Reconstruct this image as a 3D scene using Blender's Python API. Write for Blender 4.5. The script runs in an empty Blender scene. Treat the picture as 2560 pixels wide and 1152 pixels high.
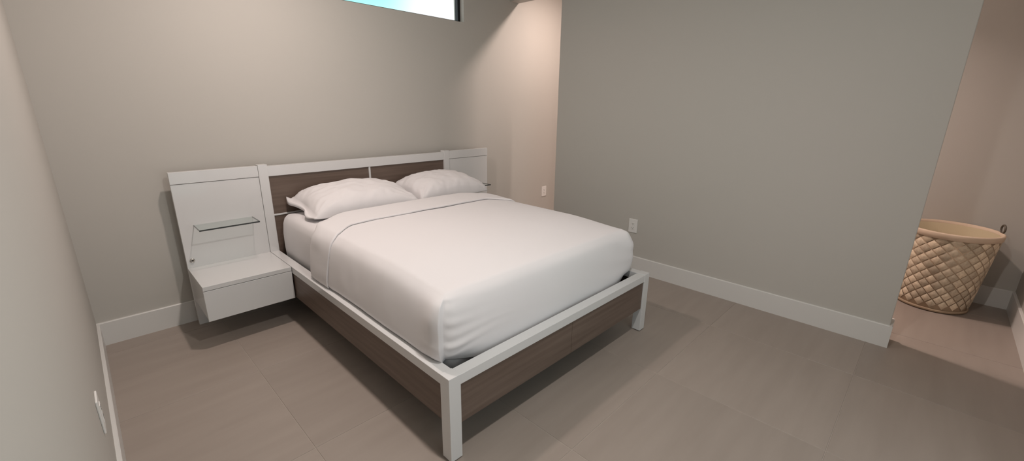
import bpy, bmesh, math, random
from mathutils import Matrix, Vector, noise
random.seed(7)
SC = bpy.context.scene
COL = SC.collection

# ------------------------------------------------------------------ camera
cam_d = bpy.data.cameras.new('camera'); cam = bpy.data.objects.new('camera', cam_d); COL.objects.link(cam)
cam_d.sensor_fit = 'HORIZONTAL'; cam_d.sensor_width = 36.0; cam_d.lens = 1065.67 / 2560 * 36.0
cam_d.clip_start = 0.01
YAW, PITCH, ROLL = math.radians(45.4718), math.radians(-16.2736), math.radians(0.7065)
fw = Vector((math.sin(YAW)*math.cos(PITCH), math.cos(YAW)*math.cos(PITCH), math.sin(PITCH)))
rt = Vector((math.cos(YAW), -math.sin(YAW), 0)); up = rt.cross(fw)
r2 = rt*math.cos(ROLL) + up*math.sin(ROLL); u2 = -rt*math.sin(ROLL) + up*math.cos(ROLL)
M4 = Matrix(((r2.x, u2.x, -fw.x, 0.117), (r2.y, u2.y, -fw.y, -3.5057), (r2.z, u2.z, -fw.z, 1.4848), (0, 0, 0, 1)))
cam.matrix_world = M4
SC.camera = cam

# ------------------------------------------------------------------ world / exposure
SC.view_settings.view_transform = 'Standard'; SC.view_settings.look = 'None'
SC.view_settings.gamma = 1.0; SC.view_settings.use_curve_mapping = False
SC.view_settings.exposure = 0.0
SKY_W = 0.0
W = bpy.data.worlds.new('sky'); SC.world = W; W.use_nodes = True
nt = W.node_tree; nt.nodes.clear()
wo = nt.nodes.new('ShaderNodeOutputWorld'); bg = nt.nodes.new('ShaderNodeBackground')
tc = nt.nodes.new('ShaderNodeTexCoord'); nz = nt.nodes.new('ShaderNodeTexNoise'); cr = nt.nodes.new('ShaderNodeValToRGB')
nz.noise_dimensions = '4D'; nz.inputs['W'].default_value = SKY_W; nz.inputs['Scale'].default_value = 2.6; nz.inputs['Detail'].default_value = 2.0
cr.color_ramp.elements[0].position = 0.36; cr.color_ramp.elements[0].color = (0.44, 0.92, 0.88, 1)
cr.color_ramp.elements[1].position = 0.50; cr.color_ramp.elements[1].color = (1.0, 0.95, 0.985, 1)
nt.links.new(tc.outputs['Generated'], nz.inputs['Vector']); nt.links.new(nz.outputs['Fac'], cr.inputs['Fac'])
nt.links.new(cr.outputs['Color'], bg.inputs['Color']); bg.inputs['Strength'].default_value = 1.22
nt.links.new(bg.outputs['Background'], wo.inputs['Surface'])

LAMP_COLOR = (1.0, 0.885, 0.815)
LAMP_TINT = {'head': (1.0, 0.845, 0.775), 'front': (1.0, 0.95, 0.90), 'closet': (1.0, 0.80, 0.72)}
LAMPS = [  # x, y, watts, label
    (1.09, -1.03, 23.5, 'round recessed ceiling light above the head of the bed', 'head'),
    (1.14, -3.00, 25, 'round recessed ceiling light above the open floor near the camera', 'front'),
    (3.956, -0.90, 27, 'round recessed closet ceiling light nearest the window wall', 'closet'),
    (3.950, -2.50, 22, 'round recessed closet ceiling light towards the laundry basket', 'closet'),
]
CEIL = 2.78

# ------------------------------------------------------------------ helpers
def link(o, parent=None):
    COL.objects.link(o)
    if parent is not None: o.parent = parent
    return o
def obj(name, bm, mat, parent=None, smooth=False, bevel=0.0, seg=2):
    me = bpy.data.meshes.new(name); bm.to_mesh(me); bm.free()
    if smooth:
        for p in me.polygons: p.use_smooth = True
    if mat: me.materials.append(mat)
    o = bpy.data.objects.new(name, me); link(o, parent)
    if bevel:
        b = o.modifiers.new('bevel', 'BEVEL'); b.width = bevel; b.segments = seg; b.limit_method = 'ANGLE'; b.angle_limit = math.radians(40)
    return o
def thing(name, label, cat, loc=(0, 0, 0), group=None):
    o = bpy.data.objects.new(name, None); link(o); o.location = loc; o.empty_display_size = 0.1
    o['label'] = label; o['category'] = cat
    if group: o['group'] = group
    return o
def tag(o, label, cat, group=None):
    o['label'] = label; o['category'] = cat
    if group: o['group'] = group
    return o
def struct(o, label=None):
    o['kind'] = 'structure'
    if label: o['label'] = label
    return o
def box(bm, x0, x1, y0, y1, z0, z1):
    v = [bm.verts.new(p) for p in ((x0,y0,z0),(x1,y0,z0),(x1,y1,z0),(x0,y1,z0),(x0,y0,z1),(x1,y0,z1),(x1,y1,z1),(x0,y1,z1))]
    for f in ((3,2,1,0),(4,5,6,7),(0,1,5,4),(1,2,6,5),(2,3,7,6),(3,0,4,7)): bm.faces.new([v[i] for i in f])
def bx(x0, x1, y0, y1, z0, z1):
    bm = bmesh.new(); box(bm, min(x0,x1), max(x0,x1), min(y0,y1), max(y0,y1), min(z0,z1), max(z0,z1)); return bm
def prism(prof, axis, a, b):
    """closed profile [(p,z)] extruded along axis ('x': p is y; 'y': p is x)"""
    bm = bmesh.new(); A = []; B = []
    for p, z in prof:
        if axis == 'x': A.append(bm.verts.new((a, p, z))); B.append(bm.verts.new((b, p, z)))
        else: A.append(bm.verts.new((p, a, z))); B.append(bm.verts.new((p, b, z)))
    n = len(prof)
    bm.faces.new(A); bm.faces.new(B[::-1])
    for i in range(n): bm.faces.new((A[i], B[i], B[(i+1) % n], A[(i+1) % n]))
    bmesh.ops.recalc_face_normals(bm, faces=bm.faces); return bm
def lathe(prof, n=48, cx=0, cy=0, closed=False):
    bm = bmesh.new(); rings = []
    for r, z in prof:
        if r < 1e-6: rings.append([bm.verts.new((cx, cy, z))])
        else: rings.append([bm.verts.new((cx+r*math.cos(2*math.pi*i/n), cy+r*math.sin(2*math.pi*i/n), z)) for i in range(n)])
    seq = list(range(len(rings)-1)) + ([len(rings)-1] if closed else [])
    for k in seq:
        a = rings[k]; b = rings[(k+1) % len(rings)]
        for i in range(n):
            j = (i+1) % n
            if len(a) == 1: bm.faces.new((a[0], b[i], b[j]))
            elif len(b) == 1: bm.faces.new((a[i], b[0], a[j]))
            else: bm.faces.new((a[i], a[j], b[j], b[i]))
    bmesh.ops.recalc_face_normals(bm, faces=bm.faces); return bm
def grid_mesh(P, close_v=False):
    """P[i][j] -> Vector"""
    bm = bmesh.new(); V = [[bm.verts.new(p) for p in row] for row in P]
    for i in range(len(V)-1):
        m = len(V[i])
        for j in range(m if close_v else m-1):
            bm.faces.new((V[i][j], V[i+1][j], V[i+1][(j+1) % m], V[i][(j+1) % m]))
    return bm
def sm(a, b, x):
    t = max(0.0, min(1.0, (x-a)/(b-a))); return t*t*(3-2*t)
def nz3(x, y, z): return noise.noise(Vector((x, y, z)))

# ------------------------------------------------------------------ materials
def mat(name, color, rough=0.5, spec=0.5, coat=0.0, coat_rough=0.08, metallic=0.0):
    m = bpy.data.materials.new(name); m.use_nodes = True
    p = m.node_tree.nodes['Principled BSDF']
    p.inputs['Base Color'].default_value = (*color, 1); p.inputs['Roughness'].default_value = rough
    p.inputs['Specular IOR Level'].default_value = spec; p.inputs['Coat Weight'].default_value = coat
    p.inputs['Coat Roughness'].default_value = coat_rough; p.inputs['Metallic'].default_value = metallic
    return m
def N(m, t): return m.node_tree.nodes.new(t)
def L(m, a, b): m.node_tree.links.new(a, b)
def P_(m): return m.node_tree.nodes['Principled BSDF']
def bump(m, scale, strength, dist=0.002, stretch=(1, 1, 1), detail=3.0):
    t = N(m, 'ShaderNodeTexCoord'); mp = N(m, 'ShaderNodeMapping'); n = N(m, 'ShaderNodeTexNoise'); b = N(m, 'ShaderNodeBump')
    mp.inputs['Scale'].default_value = stretch; n.inputs['Scale'].default_value = scale; n.inputs['Detail'].default_value = detail
    b.inputs['Strength'].default_value = strength; b.inputs['Distance'].default_value = dist
    L(m, t.outputs['Object'], mp.inputs['Vector']); L(m, mp.outputs['Vector'], n.inputs['Vector'])
    L(m, n.outputs['Fac'], b.inputs['Height']); L(m, b.outputs['Normal'], P_(m).inputs['Normal']); return m
def streak(m, c0, c1, scale, stretch, lo=0.35, hi=0.65, detail=4.0, objrand=0.0, sep=None):
    t = N(m, 'ShaderNodeTexCoord'); mp = N(m, 'ShaderNodeMapping'); n = N(m, 'ShaderNodeTexNoise'); r = N(m, 'ShaderNodeValToRGB')
    mp.inputs['Scale'].default_value = stretch; n.inputs['Scale'].default_value = scale; n.inputs['Detail'].default_value = detail
    r.color_ramp.elements[0].position = lo; r.color_ramp.elements[1].position = hi
    r.color_ramp.elements[0].color = (*c0, 1); r.color_ramp.elements[1].color = (*c1, 1)
    L(m, t.outputs['Object'], mp.inputs['Vector']); L(m, mp.outputs['Vector'], n.inputs['Vector']); L(m, n.outputs['Fac'], r.inputs['Fac'])
    out = r.outputs['Color']
    if objrand:
        oi = N(m, 'ShaderNodeObjectInfo'); mr = N(m, 'ShaderNodeMapRange'); hs = N(m, 'ShaderNodeHueSaturation')
        mr.inputs['To Min'].default_value = 1-objrand; mr.inputs['To Max'].default_value = 1+objrand
        L(m, oi.outputs['Random'], mr.inputs['Value']); L(m, mr.outputs['Result'], hs.inputs['Value']); L(m, out, hs.inputs['Color'])
        vm = N(m, 'ShaderNodeVectorMath'); vm.operation = 'ADD'; cb = N(m, 'ShaderNodeCombineXYZ'); mu = N(m, 'ShaderNodeMath'); mu.operation = 'MULTIPLY'; mu.inputs[1].default_value = 37.0
        L(m, oi.outputs['Random'], mu.inputs[0]); L(m, mu.outputs[0], cb.inputs['X']); L(m, mu.outputs[0], cb.inputs['Z'])
        L(m, mp.outputs['Vector'], vm.inputs[0]); L(m, cb.outputs[0], vm.inputs[1]); L(m, vm.outputs[0], n.inputs['Vector'])
        out = hs.outputs['Color']
    L(m, out, P_(m).inputs['Base Color']); return m

M_WALL = bump(mat('wall_paint', (0.51, 0.49, 0.455), 0.75, 0.25), 140, 0.12, 0.001)
M_CEIL = mat('ceiling_paint', (0.80, 0.79, 0.77), 0.85, 0.2)
M_TRIM = mat('trim_paint', (0.68, 0.67, 0.65), 0.38, 0.5)
M_GROUT = mat('grout', (0.40, 0.35, 0.31), 0.8, 0.2)
M_TILE = streak(mat('porcelain_tile', (0.22, 0.19, 0.165), 0.42, 0.4), (0.310, 0.262, 0.228), (0.340, 0.289, 0.253), 1.5, (1.2, 9.0, 1.0), 0.3, 0.7, 5.0, 0.05)
M_WHITE = mat('white_lacquer', (0.68, 0.68, 0.68), 0.32, 0.5, 0.55, 0.07)
M_BROWN = streak(mat('brown_wood', (0.07, 0.05, 0.04), 0.45, 0.35), (0.118, 0.083, 0.065), (0.168, 0.124, 0.100), 3.0, (0.6, 0.6, 14.0), 0.3, 0.72, 5.0)
M_BROWN_SIDE = streak(mat('brown_wood_side', (0.07, 0.05, 0.04), 0.45, 0.35), (0.118, 0.083, 0.065), (0.168, 0.124, 0.100), 3.0, (0.6, 0.6, 14.0), 0.3, 0.72, 5.0)
M_DARK = mat('black_underside', (0.02, 0.018, 0.017), 0.8, 0.2)
M_METAL = mat('brushed_metal', (0.55, 0.53, 0.50), 0.35, 0.5, metallic=1.0)
M_LINEN = bump(mat('white_cotton', (0.745, 0.725, 0.735), 0.85, 0.15), 420, 0.10, 0.0008)
P_(M_LINEN).inputs['Sheen Weight'].default_value = 0.15
M_FRAME = mat('black_window_frame', (0.006, 0.007, 0.009), 0.4, 0.4)
M_PLATE = mat('white_plastic', (0.78, 0.77, 0.75), 0.35, 0.5)
M_SLOT = mat('dark_slot', (0.03, 0.028, 0.025), 0.6, 0.3)
def glass(name, tint, edge=None):
    m = bpy.data.materials.new(name); m.use_nodes = True; t = m.node_tree; t.nodes.clear()
    o = t.nodes.new('ShaderNodeOutputMaterial'); a = t.nodes.new('ShaderNodeBsdfTransparent'); g = t.nodes.new('ShaderNodeBsdfGlossy'); f = t.nodes.new('ShaderNodeFresnel'); x = t.nodes.new('ShaderNodeMixShader')
    a.inputs['Color'].default_value = (*tint, 1); g.inputs['Roughness'].default_value = 0.02; f.inputs['IOR'].default_value = 1.5
    ge = t.nodes.new('ShaderNodeNewGeometry'); mm = t.nodes.new('ShaderNodeMath'); mm.operation = 'MULTIPLY_ADD'; mu = t.nodes.new('ShaderNodeMath'); mu.operation = 'MULTIPLY'
    mm.inputs[1].default_value = -1.0; mm.inputs[2].default_value = 1.0; t.links.new(ge.outputs['Backfacing'], mm.inputs[0]); t.links.new(f.outputs[0], mu.inputs[0]); t.links.new(mm.outputs[0], mu.inputs[1]); t.links.new(mu.outputs[0], x.inputs[0]); t.links.new(a.outputs[0], x.inputs[1]); t.links.new(g.outputs[0], x.inputs[2]); t.links.new(x.outputs[0], o.inputs['Surface']); return m
M_PANE = glass('window_glass', (0.97, 1.0, 0.99))
M_SHELF = glass('shelf_glass', (0.95, 0.975, 0.965))
M_GEDGE = mat('glass_edge', (0.045, 0.05, 0.05), 0.15, 0.6)
M_BAND = mat('basket_trim', (0.66, 0.52, 0.40), 0.8, 0.2)
M_WEAVE = streak(mat('basket_weave', (0.3, 0.2, 0.15), 0.6, 0.35), (0.58, 0.47, 0.35), (0.74, 0.62, 0.47), 60, (1, 1, 1), 0.3, 0.7, 2.0, 0.28)
M_LINER = mat('basket_liner', (0.52, 0.43, 0.29), 0.85, 0.2)
M_CANE = mat('basket_seams', (0.40, 0.30, 0.21), 0.75, 0.2)
M_RING = mat('dark_metal_ring', (0.10, 0.08, 0.06), 0.4, 0.5)
M_LAMP = bpy.data.materials.new('lamp_diffuser'); M_LAMP.use_nodes = True
P_(M_LAMP).inputs['Emission Color'].default_value = (*LAMP_COLOR, 1); P_(M_LAMP).inputs['Emission Strength'].default_value = 6.0

# ------------------------------------------------------------------ the room
X1, X2, YN = 3.605, 3.736, -4.15          # partition faces, near wall
XR = 5.02; PE, PF = -3.513, -0.6956        # right wall; near and far ends of the partition
T = 0.15
floor = struct(obj('floor', bx(-T, XR+T, YN-T, T, -0.10, -0.002), M_GROUT), 'grey brown square porcelain tile floor')
S = 0.815; G = 0.0016
cuts_x = [0.0] + [x for x in (0.62 + S*k for k in range(7)) if x < XR] + [XR]
cuts_y = [0.0] + [y for y in (-0.16 - S*k for k in range(6)) if y > YN] + [YN]
tile_cache = {}
for i in range(len(cuts_x)-1):
    for j in range(len(cuts_y)-1):
        xa, xb, ya, yb = cuts_x[i], cuts_x[i+1], cuts_y[j+1], cuts_y[j]
        key = (round(xb-xa, 3), round(yb-ya, 3)); cx, cy = (xa+xb)/2, (ya+yb)/2
        if key not in tile_cache:
            t = obj('tile', bx(-key[0]/2+G, key[0]/2-G, -key[1]/2+G, key[1]/2-G, -0.006, 0.0), M_TILE, floor, bevel=0.0012, seg=1); tile_cache[key] = t
        else:
            t = tile_cache[key].copy(); link(t, floor)
        t.location = (cx, cy, 0)
WX0, WX1, WZ0, WZ1 = 0.75, 2.985, 2.252, 2.62
bm = bmesh.new()
for a in ((-T, WX0, 0, T, -0.05, CEIL), (WX1, XR+T, 0, T, -0.05, CEIL), (WX0, WX1, 0, T, -0.05, WZ0), (WX0, WX1, 0, T, WZ1, CEIL)): box(bm, *a)
bmesh.ops.remove_doubles(bm, verts=bm.verts, dist=1e-5)
struct(obj('wall_back', bm, M_WALL), 'greige painted wall behind the bed with a high window')
struct(obj('wall_left', bx(-T, 0, YN, 0, -0.05, CEIL), M_WALL), 'greige painted wall at the left edge')
struct(obj('wall_right', bx(XR, XR+T, YN, 0, -0.05, CEIL), M_WALL), 'greige painted closet wall behind the laundry basket')
NX0, NX1, NZ0, NZ1 = 0.30, 2.50, 0.16, 2.35            # unseen glazed doors, added behind the camera for cool fill light
bm = bmesh.new()
for a in ((-T, NX0, YN-T, YN, -0.05, CEIL), (NX1, XR+T, YN-T, YN, -0.05, CEIL), (NX0, NX1, YN-T, YN, -0.05, NZ0), (NX0, NX1, YN-T, YN, NZ1, CEIL)): box(bm, *a)
struct(obj('wall_near', bm, M_WALL), 'greige painted wall at the right edge beyond the basket')
struct(obj('wall_partition', bx(X1, X2, PE, PF, -0.002, CEIL), M_WALL, bevel=0.004), 'grey painted partition wall right of the bed')
struct(obj('wall_header', bx(X1, X2, PF, 0, 2.533, CEIL), M_WALL), 'painted header over the closet opening by the window wall')
struct(obj('ceiling', bx(-T, XR+T, YN-T, T, CEIL, CEIL+0.1), M_CEIL), 'pale painted ceiling')
# baseboards
BH, BT = 0.153, 0.015
def bprof(base, s):   # s: direction the board projects
    return [(base, 0.0), (base+s*BT, 0.0), (base+s*BT, BH-0.004), (base+s*(BT-0.004), BH), (base, BH)]
struct(obj('baseboard_left', prism(bprof(0, 1), 'y', YN+BT, -BT), M_TRIM), 'white baseboard along the left wall')
struct(obj('baseboard_back', prism(bprof(0, -1), 'x', 0, XR-BT), M_TRIM), 'white baseboard along the wall behind the bed')
struct(obj('baseboard_right', prism(bprof(XR, -1), 'y', YN+BT, 0), M_TRIM), 'white baseboard behind the laundry basket')
struct(obj('baseboard_near', prism(bprof(YN, 1), 'x', 0, XR), M_TRIM), 'white baseboard along the near wall')
pb = struct(obj('baseboard_partition', prism(bprof(X1, -1), 'y', PE, PF), M_TRIM), 'white baseboard along the grey partition wall')
obj('closet_side', prism(bprof(X2, 1), 'y', PE, PF), M_TRIM, pb)
obj('near_end', prism(bprof(PE, -1), 'x', X1-BT, X2+BT), M_TRIM, pb)
obj('far_end', prism(bprof(PF, 1), 'x', X1-BT, X2+BT), M_TRIM, pb)
# window
win = bmesh.new(); fy0, fy1 = 0.055, 0.095; fwid = 0.03
for a in ((WX0, WX1, fy0, fy1, WZ0, WZ0+fwid*0.5), (WX0, WX1, fy0, fy1, WZ1-fwid, WZ1), (WX0, WX0+fwid, fy0, fy1, WZ0+fwid*0.5, WZ1-fwid), (WX1-fwid, WX1, fy0, fy1, WZ0+fwid*0.5, WZ1-fwid)): box(win, *a)
w = struct(obj('window_1', win, M_FRAME), 'long narrow clerestory window with thin black frame')
obj('pane', bx(WX0+fwid-0.004, WX1-fwid+0.004, 0.072, 0.078, WZ0+fwid*0.5-0.004, WZ1-fwid+0.004), M_PANE, w)

def portal(name, loc, rx, sx, sy):
    d = bpy.data.lights.new(name, 'AREA'); d.shape = 'RECTANGLE'; d.size = sx; d.size_y = sy; d.cycles.is_portal = True
    o = link(bpy.data.objects.new(name, d)); o.location = loc; o.rotation_euler = (rx, 0, 0); return o
win = bmesh.new(); gy0, gy1 = YN-0.095, YN-0.055; nm = (NX0+NX1)/2; q = 0.04
for a in ((NX0, NX1, gy0, gy1, NZ0, NZ0+q), (NX0, NX1, gy0, gy1, NZ1-q, NZ1), (NX0, NX0+q, gy0, gy1, NZ0+q, NZ1-q), (NX1-q, NX1, gy0, gy1, NZ0+q, NZ1-q), (nm-q/2, nm+q/2, gy0, gy1, NZ0+q, NZ1-q)): box(win, *a)
w2 = struct(obj('fill_door', win, M_FRAME), 'added unseen two pane glazed door with black frame, for fill light from behind the camera')
for a, b in ((NX0+q, nm-q/2), (nm+q/2, NX1-q)): obj('pane', bx(a-0.004, b+0.004, YN-0.078, YN-0.072, NZ0+q-0.004, NZ1-q+0.004), M_PANE, w2)
portal('sky_portal', ((WX0+WX1)/2, T+0.01, (WZ0+WZ1)/2), -math.pi/2, WX1-WX0, WZ1-WZ0)
portal('sky_portal', (nm, YN-T-0.01, (NZ0+NZ1)/2), math.pi/2, NX1-NX0, NZ1-NZ0)

# ------------------------------------------------------------------ recessed ceiling lights
for x, y, pw, lab, grp in LAMPS:
    r = thing('recessed_light', lab, 'ceiling light', (x, y, CEIL), 'recessed ceiling lights')
    obj('trim_ring', lathe([(0.072, 0.0), (0.072, -0.006), (0.076, -0.009), (0.092, -0.006), (0.094, 0.0)], 40, closed=True), M_TRIM, r, True)
    obj('diffuser', lathe([(0.0, -0.004), (0.0715, -0.004), (0.0715, -0.001), (0.0, -0.001)], 40), M_LAMP, r)
    ld = bpy.data.lights.new('lamp', 'AREA'); ld.shape = 'DISK'; ld.size = 0.10; ld.energy = pw; ld.color = LAMP_TINT[grp]; ld.spread = math.radians(130 if 'basket' in lab else 180)
    lo = bpy.data.objects.new('lamp', ld); link(lo, r); lo.location = (0, 0, -0.022)

# ------------------------------------------------------------------ the bed frame
BX0, BX1, BY, ZR = 0.9986, 2.6786, -2.291, 0.416     # outer sides, foot, rail top
LW, HB, ZH = 0.061, -0.104, 1.057                      # leg width, headboard front, headboard height
bed = thing('bed_frame', 'white lacquered low bed frame with brown wood panels and tall headboard', 'bed frame', (BX0, BY, 0))
def B(name, x0, x1, y0, y1, z0, z1, m, parent=bed, bevel=0.0015):
    p = bed.location; return obj(name, bx(x0-p.x, x1-p.x, y0-p.y, y1-p.y, z0, z1), m, parent, bevel=bevel)
# headboard
hbd = B('headboard', BX0+LW, BX1-LW, HB, HB+0.045, 0.976, 1.049, M_WHITE)
for x in (BX0, BX1-LW): B('post', x, x+LW, HB-0.008, HB+0.05, 0.0, ZH+0.006, M_WHITE, hbd)
xm, zm = 1.845, 0.688
for x0, x1 in ((BX0+LW, xm-0.008), (xm+0.008, BX1-LW)):
    for z0, z1 in ((0.30, zm-0.006), (zm+0.006, 0.976)): B('panel', x0, x1, HB+0.010, HB+0.030, z0, z1, M_BROWN, hbd)
B('divider_strip', xm-0.008, xm+0.008, HB+0.004, HB+0.032, 0.30, 0.976, M_WHITE, hbd)
for x0, x1 in ((BX0+LW, xm-0.008), (xm+0.008, BX1-LW)): B('divider_strip', x0, x1, HB+0.004, HB+0.032, zm-0.006, zm+0.006, M_WHITE, hbd)
# foot posts, rails, panels
for x in (BX0, BX1-LW):
    B('leg', x, x+LW, BY, BY+LW, 0.006, ZR+0.003, M_WHITE)
    B('foot_pad', x+0.008, x+LW-0.008, BY+0.008, BY+LW-0.008, 0.0, 0.006, M_SLOT, bevel=0)
RW = 0.06
B('side_rail', BX0+0.002, BX0+RW, BY+LW, HB-0.008, 0.369, ZR, M_WHITE)
B('side_rail', BX1-RW, BX1-0.002, BY+LW, HB-0.008, 0.369, ZR, M_WHITE)
B('foot_rail', BX0+LW, BX1-LW, BY+0.002, BY+RW, 0.369, ZR, M_WHITE)
B('side_panel', BX0+0.008, BX0+0.03, BY+LW, HB-0.008, 0.185, 0.369, M_BROWN_SIDE)
B('side_panel', BX1-0.03, BX1-0.008, BY+LW, HB-0.008, 0.185, 0.369, M_BROWN_SIDE)
xf = (BX0+BX1)/2
B('foot_panel', BX0+LW, xf-0.0012, BY+0.008, BY+0.03, 0.172, 0.369, M_BROWN)
B('foot_panel', xf+0.0012, BX1-LW, BY+0.008, BY+0.03, 0.172, 0.369, M_BROWN)
B('light_block_board', BX0+0.031, BX1-0.031, BY+0.031, HB-0.001, 0.245, 0.262, M_DARK, bevel=0)  # unseen solid board added in place of slats, stops light leaking under the bed
B('centre_beam', xf-0.02, xf+0.02, BY+0.031, HB-0.0, 0.19, 0.245, M_DARK, bevel=0)
B('centre_leg', xf-0.02, xf+0.02, -1.22, -1.18, 0.0, 0.19, M_DARK, bevel=0)

# ------------------------------------------------------------------ wall-hung nightstands with back panel and glass shelf
def nightstand(xin, s, label, shelf_x):
    """xin: the side against the bed, s: -1 left, +1 right"""
    PW = 0.5055; xo = xin + s*PW
    t = thing('nightstand', label, 'nightstand', (xin, HB, 0), 'nightstands flanking the bed')
    def Q(name, xa, xb, ya, yb, za, zb, m, parent=t, bevel=0.0015):
        return obj(name, bx(xa-xin, xb-xin, ya-HB, yb-HB, za, zb), m, parent, bevel=bevel)
    g = 0.001*s
    bp = Q('back_panel', xin+g, xo, HB, HB+0.03, 0.0, 0.978, M_WHITE)
    Q('top_strip', xin+g, xo, HB-0.004, HB+0.032, 0.981, ZH, M_WHITE, bp)
    yf = HB-0.43
    Q('top', xin+g, xo, yf, HB, ZR-0.028, ZR, M_WHITE)
    cs = Q('case', xin+3*g, xo-0.003*s, yf+0.02, HB, 0.189, ZR-0.028, M_WHITE)
    dr = Q('drawer', xin+g, xo, yf, yf+0.018, 0.187, ZR-0.031, M_WHITE)
    ya, yb = HB-0.172, HB
    sh = Q('glass_shelf', shelf_x[0], shelf_x[1], ya+0.002, yb, 0.694, 0.703, M_SHELF, bevel=0)
    Q('front_edge', shelf_x[0], shelf_x[1], ya, ya+0.002, 0.694, 0.703, M_GEDGE, sh, bevel=0)
    for xe in shelf_x: Q('side_edge', xe-0.001, xe+0.001, ya+0.002, yb, 0.694, 0.703, M_GEDGE, sh, bevel=0)
    xk = xo - s*0.033
    kb = obj('cable_grommet', lathe([(0.0, 0.0), (0.014, 0.0), (0.015, 0.003), (0.012, 0.008), (0.007, 0.008), (0.0065, 0.005), (0.0, 0.005)], 24), M_METAL, t, True)
    kb.rotation_euler = (math.pi/2, 0, 0); kb.location = (xk-xin, 0, 0.466)
    obj('core', lathe([(0.0, 0.0), (0.006, 0.0), (0.006, 0.0062), (0.0, 0.0062)], 16), M_SLOT, kb)
    return t
nightstand(BX0, -1, 'white glossy wall-hung nightstand with glass shelf left of the bed', (0.572, 0.918))
nightstand(BX1, 1, 'white nightstand panel with glass shelf right of the bed, mostly hidden', (2.759, 3.08))

# ------------------------------------------------------------------ mattress
def outline(x0, x1, y0, y1, r, n=14, open_head=True):
    """from the head end down the left side, round the foot, up the right side; returns (p, n) lists"""
    pts = []
    def seg(a, b, k, nrm):
        for i in range(k): pts.append((Vector((a[0]+(b[0]-a[0])*i/k, a[1]+(b[1]-a[1])*i/k)), Vector(nrm)))
    def arc(c, a0, a1, k):
        for i in range(k):
            a = a0+(a1-a0)*i/k; d = Vector((math.cos(a), math.sin(a))); pts.append((Vector(c)+d*r, d))
    seg((x0, y1), (x0, y0+r), 110, (-1, 0)); arc((x0+r, y0+r), math.pi, 1.5*math.pi, n)
    seg((x0+r, y0), (x1-r, y0), 160, (0, -1)); arc((x1-r, y0+r), 1.5*math.pi, 2*math.pi, n)
    seg((x1, y0+r), (x1, y1), 110, (1, 0)); pts.append((Vector((x1, y1)), Vector((1, 0))))
    return pts
MX0, MX1, MY0, MY1 = 1.088, 2.592, -2.158, -0.122
def rounded_rect(x0, x1, y0, y1, r, o, n=10, k=24):
    P = []; x0 -= o; x1 += o; y0 -= o; y1 += o; r = max(0.01, r+o)
    def seg(a, b):
        for i in range(k): P.append((a[0]+(b[0]-a[0])*i/k, a[1]+(b[1]-a[1])*i/k))
    def arc(cx, cy, a0):
        for i in range(n): a = a0+0.5*math.pi*i/n; P.append((cx+r*math.cos(a), cy+r*math.sin(a)))
    seg((x0+r, y0), (x1-r, y0)); arc(x1-r, y0+r, -math.pi/2); seg((x1, y0+r), (x1, y1-r)); arc(x1-r, y1-r, 0)
    seg((x1-r, y1), (x0+r, y1)); arc(x0+r, y1-r, math.pi/2); seg((x0, y1-r), (x0, y0+r)); arc(x0+r, y0+r, math.pi)
    return P
rows = []
for o, z in ((-0.05, 0.262), (-0.028, 0.268), (-0.012, 0.30), (0.0, 0.36), (0.006, 0.46), (0.006, 0.56), (-0.002, 0.635), (-0.014, 0.672), (-0.035, 0.692), (-0.07, 0.701), (-0.14, 0.706), (-0.3, 0.710), (-0.5, 0.712), (-0.7, 0.713)):
    row = []
    for i, (x, y) in enumerate(rounded_rect(MX0, MX1, MY0, MY1, 0.07, max(o, -0.06))):
        if o < -0.06:
            f = (-o-0.06)/0.66; cxm, cym = 1.84, -1.14
            sx = max(-0.05, min(0.05, x-cxm)); sy = max(-0.35, min(0.35, y-cym)); x += (cxm+sx-x)*f; y += (cym+sy-y)*f
        wz = 0.004*nz3(x*7, y*9, z*9) + 0.002*nz3(x*24, y*24, z*14)
        a = 1 if 0.34 < z < 0.68 else 0.4
        row.append(Vector((x-(wz*1.4*a if x < 1.3 else 0), y, z+wz*0.6*a)))
    rows.append(row)
bm = grid_mesh(rows, True); bm.faces.new([v for v in bm.verts[:len(rows[0])]][::-1]); bm.faces.new(bm.verts[-len(rows[0]):]) if False else None
bm.verts.ensure_lookup_table(); nv = len(rows[0]); bm.faces.new([bm.verts[len(bm.verts)-nv+i] for i in range(nv)])
bmesh.ops.recalc_face_normals(bm, faces=bm.faces)
mattress = tag(obj('mattress', bm, M_LINEN, None, True), 'mattress in a white fitted sheet resting in the bed frame', 'mattress')

# ------------------------------------------------------------------ duvet
DX0, DX1, DY0, DYH = 1.070, 2.610, -2.176, -0.80
# (side outset, foot outset, z)
PROF = [(0.034, 0.030, 0.402), (0.040, 0.033, 0.412), (0.044, 0.036, 0.43), (0.043, 0.035, 0.47), (0.039, 0.031, 0.52), (0.032, 0.024, 0.57), (0.024, 0.015, 0.61),
        (0.014, 0.005, 0.645), (0.004, -0.006, 0.668), (-0.009, -0.018, 0.686), (-0.025, -0.033, 0.700), (-0.046, -0.052, 0.710)]
_P = PROF; PROF = []
for a_, b_ in zip(_P[:-1], _P[1:]):                                  # dense levels so creases have geometry to live in
    n_ = max(1, round((b_[2]-a_[2])/0.0065))
    PROF += [tuple(a_[q]+(b_[q]-a_[q])*i_/n_ for q in range(3)) for i_ in range(n_)]
PROF.append(_P[-1])
for _ in range(14): PROF = [PROF[0]] + [tuple((a_[q]+2*b_[q]+c_[q])/4 for q in range(3)) for a_, b_, c_ in zip(PROF[:-2], PROF[1:-1], PROF[2:])] + [PROF[-1]]
def puff(y): return 0.024*sm(DY0+0.02, DY0+0.50, y)                  # fuller away from the foot
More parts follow.
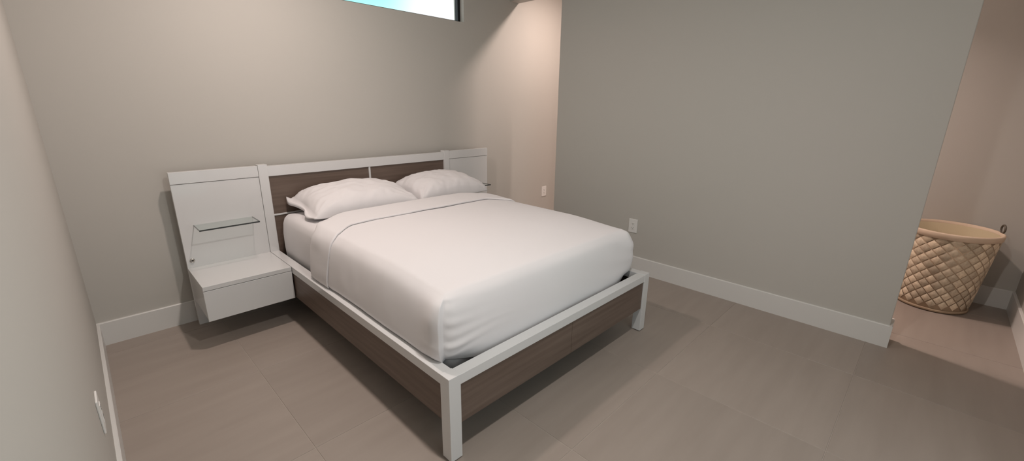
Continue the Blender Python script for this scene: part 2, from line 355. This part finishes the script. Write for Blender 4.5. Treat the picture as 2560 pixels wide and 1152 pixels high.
def crown(dx, dy): return 0.710 + 0.018*(1-math.exp(-max(0, dx)/0.13))*(1-math.exp(-max(0, dy)/0.13))
def side_z(z, s):  # hem lifts on the rail along the sides, sinks into the gap at the foot
    return z + (1-s)*-0.028*(1-sm(0.40, 0.50, z)) + s*0.020*(1-sm(0.40, 0.46, z))
path = outline(DX0, DX1, DY0, DYH, 0.060, 26)
nP = len(path); iC = 110 + 11; arcl = [0.0]
for i in range(1, nP): arcl.append(arcl[-1] + (path[i][0]-path[i-1][0]).length)
corner_s = arcl[iC]; corner_r = arcl[110+26+160+13]
rows = []
NT = 22
for k in range(len(PROF)+NT):
    row = []
    for i, (p, nrm) in enumerate(path):
        sideness = abs(nrm.x)**2
        if k < len(PROF):
            so, fo, z = PROF[k]; o = so*sideness + fo*(1-sideness); z = side_z(z, sideness)
            ds = arcl[i]-corner_s; zz = z
            low = 1-sm(0.675, 0.705, z)
            # hospital corner: side flap laps over the foot
            if ds < 0: o += 0.016*math.exp(ds/0.08)*low
            else:
                o -= 0.012*math.exp(-ds/0.09)*low
                o += low*(0.0042 + 0.0035*nz3(z*14, ds*3, 6.1))*math.exp(-ds/(0.085 + 0.06*nz3(z*20, 2.2, 0.3)))*(0.35+0.65*(1-sm(0.52, 0.66, z)))*math.sin(z*118 - 70*ds*(0.60-z) + 7*ds + 2.0*nz3(ds*6, z*5, 1))*sm(0.0, 0.02, ds)*sm(0.40, 0.44, z)
            dr = arcl[i]-corner_r
            o += low*0.0026*math.exp(-abs(dr)/0.20)*math.sin(z*62 + 12*dr + 1.0 + 2*nz3(dr*5, z*7, 9))
            # soft vertical waves on the sides, fine rumple
            o += sideness*low*(0.006*nz3(p.y*3.2, z*1.2, 3.1) + 0.002*nz3(p.y*14, z*7, 5))
            o += (1-sideness)*low*0.004*nz3(p.x*3.0, z*6.0, 8.4)
            ca = min(abs(ds), abs(dr)); o -= (0.026*sideness*math.exp(-(ca/0.07)**2) + 0.040*(1-sideness)*math.exp(-(ca/0.13)**2))*(1-sm(0.37, 0.50, z)); zz += 0.03*(1-sideness)*math.exp(-(ca/0.12)**2)*(1-sm(0.37, 0.44, z))
            o += 0.016*math.exp(-(ca/0.10)**2)*sm(0.50, 0.63, z)*(1-sm(0.690, 0.712, z))
            q = p + nrm*o
            row.append(Vector((q.x, q.y, zz + puff(q.y)*sm(0.50, 0.68, z))))
        else:
            f = ((k-len(PROF)+1)/NT)**1.25
            so, fo, z = PROF[-1]; o = so*sideness + fo*(1-sideness); q = p + nrm*o
            sp = Vector((1.84, max(-1.45, min(DYH, p.y))))
            qq = q.lerp(sp, f); d = (qq-q).length
            z = crown(min(qq.x-DX0-0.042, DX1-0.042-qq.x), qq.y-DY0-0.048) + puff(qq.y) + 0.0035*nz3(qq.x*2.6, qq.y*2.2, 0.4)*sm(0, 0.2, d) + 0.0012*nz3(qq.x*9, qq.y*8, 2.0)
            row.append(Vector((qq.x, qq.y, z)))
    rows.append(row)
bm = grid_mesh(rows); bmesh.ops.remove_doubles(bm, verts=bm.verts, dist=1e-5); bmesh.ops.recalc_face_normals(bm, faces=bm.faces)
if sum(f.normal.z*f.calc_area() for f in bm.faces) < 0: bmesh.ops.reverse_faces(bm, faces=bm.faces)
duvet = tag(obj('duvet', bm, M_LINEN, None, True), 'smooth white duvet tucked over the bed with its top edge folded back', 'duvet')
so_ = duvet.modifiers.new('solid', 'SOLIDIFY'); so_.thickness = 0.006; so_.offset = -1.0
# folded-back top edge: sweep along the cross-section
cs = []
for so, fo, z in PROF: z = side_z(z, 1.0); cs.append(Vector((DX0-so, z + 0.024*sm(0.50, 0.68, z))))
xs = DX0 - PROF[-1][0]
for k in range(1, 41):
    x = xs + (1.84-xs)*(k/40)**1.15; cs.append(Vector((x, crown(x-xs, 1.0) + 0.024)))
full = cs + [Vector((2*1.84-p.x, p.y)) for p in cs[-2::-1]]
rows = []; NV = 32
for i, c in enumerate(full):
    a = full[max(0, i-1)]; b = full[min(len(full)-1, i+1)]; tg = (b-a).normalized(); nm = Vector((-tg.y, tg.x))
    e = abs(c.x-1.84)/0.77; on_side = 1-sm(0.60, 0.70, c.y)
    yf = -0.95 - 0.14*sm(0.72, 1.0, e) + 0.012*nz3(c.x*5, c.y*4, 1.5) + on_side*0.03*(1-(c.y-0.42)/0.25)
    yh = -0.635 - 0.10*sm(0.62, 0.90, e) - 0.085*sm(0.9, 1.0, e) + 0.006*nz3(c.x*6, c.y*4, 7)
    row = []
    thick = 0.020*(1-0.4*on_side)*(1 - 0.4*sm(0.45, 0.41, c.y))
    for j in range(NV):
        v = j/(NV-1)
        yv = v; lip = 0.0; r_ = (0.0065 + 0.003*nz3(c.x*9, c.y*9, 6))*(1-0.3*on_side)
        if j < 7: an = math.radians(-75 + 165*j/6); h = 0.001 + r_ + r_*math.sin(an); lip = -r_*math.cos(an)
        else: h = 0.001 + 2*r_ + (thick-2*r_)*sm(0.25, 0.8, v)
        v = max(0.0, (j-6)/(NV-7))
        if v > 0.8: h *= math.sqrt(max(0, 1-((v-0.8)/0.2)**2)); 
        h += 0.0022*nz3(c.x*8+c.y*5, yv*5, 4)*math.sin(v*math.pi)
        y = yf + (yh-yf)*v + lip
        row.append(Vector((c.x+nm.x*h*1.0, y, c.y+nm.y*h)))
    rows.append(row)
bm = grid_mesh(rows); bmesh.ops.recalc_face_normals(bm, faces=bm.faces)
if sum(f.normal.z*f.calc_area() for f in bm.faces) < 0: bmesh.ops.reverse_faces(bm, faces=bm.faces)
fold = obj('folded_edge', bm, M_LINEN, duvet, True)
s2 = fold.modifiers.new('solid', 'SOLIDIFY'); s2.thickness = 0.004; s2.offset = -1.0

# ------------------------------------------------------------------ pillows
def pillow(label, cx, cy, hw, hd, T, rz, seed, flange, zb=0.712, lean=0.0, full=0.42):
    nu, nv = 72, 48; R = [[], []]
    for s in (0, 1):
        for i in range(nu+1):
            row = []
            u = -1+2*i/nu
            for j in range(nv+1):
                v = -1+2*j/nv
                ub = u
                if flange: ub = max(-1.0, min(1.0, (u+0.93+0.0)/0.93 - 1)) if u < 0 else u
                body = max(0.0, (1-abs(ub)**2.3))*max(0.0, (1-abs(v)**2.2))
                t = T*body**full
                x = hw*u*(1-0.045*(1-v*v)*abs(u)**3); y = hd*v*(1-0.07*(1-u*u)*abs(v)**3)
                # corner ears pinch
                crk = abs(u)**4*abs(v)**4
                wr = 0.014*nz3(u*3.0+seed, v*2.2, 1.0) + 0.0075*nz3(u*7+seed+2*v, v*6-2*u, 2.0)
                rad = math.atan2(abs(v)-1.0, abs(u)-1.0)
                wr += 0.012*math.sin(rad*14+seed)*math.exp(-(((1-abs(u))**2+(1-abs(v))**2))*7)*min(1, t*14)
                if s == 1:
                    z = 0.80*t + wr*min(1, t*12)
                else:
                    z = -0.10*t
                z += 0.012 + lean*(v*0.5+0.5)**1.5*(1.0 if s else 1-min(1, body*3)**0.5) + 0.006*crk
                if flange and u < -0.90:
                    k = (-0.90-u)/0.10; vv = v*0.5+0.5
                    z += k*((0.012*vv + 0.006) if s else -0.012*vv) + 0.004*math.sin(v*9+seed+s)*k; x += 0.018*k*math.sin(v*5+1)
                row.append(Vector((x, y, max(z, 0.003) + (0.004 if s else 0.0))))
            R[s].append(row)
    bm = bmesh.new(); V = [[[bm.verts.new(p) for p in row] for row in R[s]] for s in (0, 1)]
    for i in range(nu):
        for j in range(nv):
            bm.faces.new((V[1][i][j], V[1][i+1][j], V[1][i+1][j+1], V[1][i][j+1]))
            bm.faces.new((V[0][i][j], V[0][i][j+1], V[0][i+1][j+1], V[0][i+1][j]))
    for i in range(nu):
        bm.faces.new((V[0][i][0], V[0][i+1][0], V[1][i+1][0], V[1][i][0])); bm.faces.new((V[1][i][nv], V[1][i+1][nv], V[0][i+1][nv], V[0][i][nv]))
    for j in range(nv):
        bm.faces.new((V[0][0][j+1], V[0][0][j], V[1][0][j], V[1][0][j+1])); bm.faces.new((V[0][nu][j], V[0][nu][j+1], V[1][nu][j+1], V[1][nu][j]))
    bmesh.ops.recalc_face_normals(bm, faces=bm.faces)
    o = obj('pillow', bm, M_LINEN, None, True); o.location = (cx, cy, zb); o.rotation_euler = (0, 0, rz)
    return tag(o, label, 'pillow', 'white pillows on the bed')
pillow('white pillow nearest the left nightstand, with an open crumpled pillowcase end', 1.58, -0.368, 0.425, 0.24, 0.200, math.radians(-1), 3.3, True, lean=0.062)
pillow('white pillow on the far side of the bed, next to the partition', 2.382, -0.365, 0.364, 0.235, 0.205, math.radians(1), 8.1, False, lean=0.05, full=0.36)

# ------------------------------------------------------------------ electrical plates
def plate(label, loc, rz, slots):
    t = thing('wall_outlet', label, 'outlet', loc, 'wall outlets'); t.rotation_euler = (0, 0, rz)     # local: plate faces -Y
    obj('cover_plate', bx(-0.043, 0.043, -0.007, 0, -0.064, 0.064), M_PLATE, t, bevel=0.003)
    ins = obj('receptacle', bx(-0.0165, 0.0165, -0.009, -0.006, -0.034, 0.034), M_PLATE, t, bevel=0.001)
    for zc in (0.018, -0.018):
        for x in (-0.0065, 0.0065): obj('slot', bx(x-0.0012, x+0.0012, -0.0094, -0.0088, zc-0.002, zc+0.007), M_SLOT, ins)
        obj('ground_hole', bx(-0.0025, 0.0025, -0.0094, -0.0088, zc-0.011, zc-0.006), M_SLOT, ins)
    return t
plate('white wall outlet on the grey partition just above the bed corner', (X1, -1.643, 0.438), -math.pi/2, True)
plate('white wall outlet in the pink lit closet recess behind the bed', (4.252, 0, 0.440), 0, True)
plate('white wall outlet low on the left wall above the baseboard', (0, -1.63, 0.452), math.pi/2, True)

# ------------------------------------------------------------------ door stop on the partition's closet side
ds = thing('door_stop', 'small white tipped door stop at the foot of the partition end', 'door stop', (X2+BT, PE+0.03, 0.10))
a = obj('rod', lathe([(0.0, 0.0), (0.012, 0.0), (0.012, 0.004), (0.004, 0.005), (0.004, 0.05), (0.0, 0.05)], 16), M_METAL, ds, True); a.rotation_euler = (0, math.pi/2, 0)
b = obj('rubber_tip', lathe([(0.0, 0.048), (0.008, 0.048), (0.0095, 0.052), (0.0095, 0.064), (0.007, 0.068), (0.0, 0.068)], 16), M_PLATE, ds, True); b.rotation_euler = (0, math.pi/2, 0)

# ------------------------------------------------------------------ laundry basket
BC = (4.735, -3.700); RB, RT, HT = 0.212, 0.272, 0.63
bk = thing('laundry_basket', 'round beige woven laundry basket with diamond panels on the closet floor', 'basket', (BC[0], BC[1], 0))
def rad(z): return RB + (RT-RB)*(z/HT)
obj('body', lathe([(0.0, 0.003), (RB-0.012, 0.0), (RB-0.002, 0.012), (rad(0.3), 0.3), (rad(0.595), 0.595), (rad(0.595)-0.007, 0.595), (rad(0.3)-0.007, 0.3), (RB-0.008, 0.018), (0.0, 0.018)], 64), M_CANE, bk, True)
obj('liner', lathe([(0.0, 0.021), (RB-0.012, 0.021), (rad(0.3)-0.010, 0.3), (rad(0.61)-0.010, 0.61), (rad(0.61)-0.013, 0.61), (rad(0.3)-0.013, 0.3), (RB-0.016, 0.024), (0.0, 0.024)], 64), M_LINER, bk, True)
obj('rim_band', lathe([(rad(0.585)+0.002, 0.583), (rad(0.60)+0.008, 0.588), (RT+0.008, 0.622), (RT+0.004, HT), (RT-0.008, HT), (RT-0.010, 0.60), (rad(0.585)-0.002, 0.583)], 64, closed=True), M_BAND, bk, True)
obj('base_band', lathe([(RB-0.004, 0.004), (RB+0.006, 0.006), (rad(0.022)+0.006, 0.022), (rad(0.026), 0.026), (RB-0.004, 0.024)], 64, closed=True), M_CANE, bk, True)
NC, NR = 20, 14; z0, dz = 0.028, 0.0398
for r_ in range(NR):
    zc = z0 + dz*(r_+1)*0.97; half = dz*0.88; me = None
    zlo, zhi = max(z0, zc-half), min(0.586, zc+half)
    if zhi-zlo < 0.02: continue
    bm = bmesh.new(); hw = math.pi/NC*0.86
    def pt(a, z, o): rr = rad(z)+o; return bm.verts.new((rr*math.cos(a), rr*math.sin(a), z))
    c = pt(0, zc, 0.0045); ring = []; rim = []
    for da, dzz in ((-1, 0), (-.5, -.5), (0, -1), (.5, -.5), (1, 0), (.5, .5), (0, 1), (-.5, .5)):
        z = min(max(zc+dzz*half, zlo), zhi); ring.append(pt(da*hw*0.82, zc+(z-zc)*0.82, 0.004)); rim.append(pt(da*hw, z, 0.0005))
    for i in range(8):
        j = (i+1) % 8; bm.faces.new((c, ring[i], ring[j])); bm.faces.new((ring[i], rim[i], rim[j], ring[j]))
    bmesh.ops.recalc_face_normals(bm, faces=bm.faces)
    first = obj('woven_panel', bm, M_WEAVE, bk, True)
    off = 0.5*(r_ % 2)
    for q in range(NC):
        o = first if q == 0 else link(first.copy(), bk)
        o.rotation_euler = (0, 0, 2*math.pi*(q+off)/NC)
def torus(R, r, n=28, m=10):
    bm = bmesh.new(); V = [[bm.verts.new(((R+r*math.cos(2*math.pi*j/m))*math.cos(2*math.pi*i/n), (R+r*math.cos(2*math.pi*j/m))*math.sin(2*math.pi*i/n), r*math.sin(2*math.pi*j/m))) for j in range(m)] for i in range(n)]
    for i in range(n):
        for j in range(m): bm.faces.new((V[i][j], V[(i+1) % n][j], V[(i+1) % n][(j+1) % m], V[i][(j+1) % m]))
    return bm
for ang in (-75, 105):
    a = math.radians(ang)
    h = obj('ring_handle', torus(0.030, 0.006), M_RING, bk, True)
    h.location = ((RT-0.002)*math.cos(a), (RT-0.002)*math.sin(a), HT+0.028); h.rotation_euler = (math.pi/2, 0, a+math.pi/2)
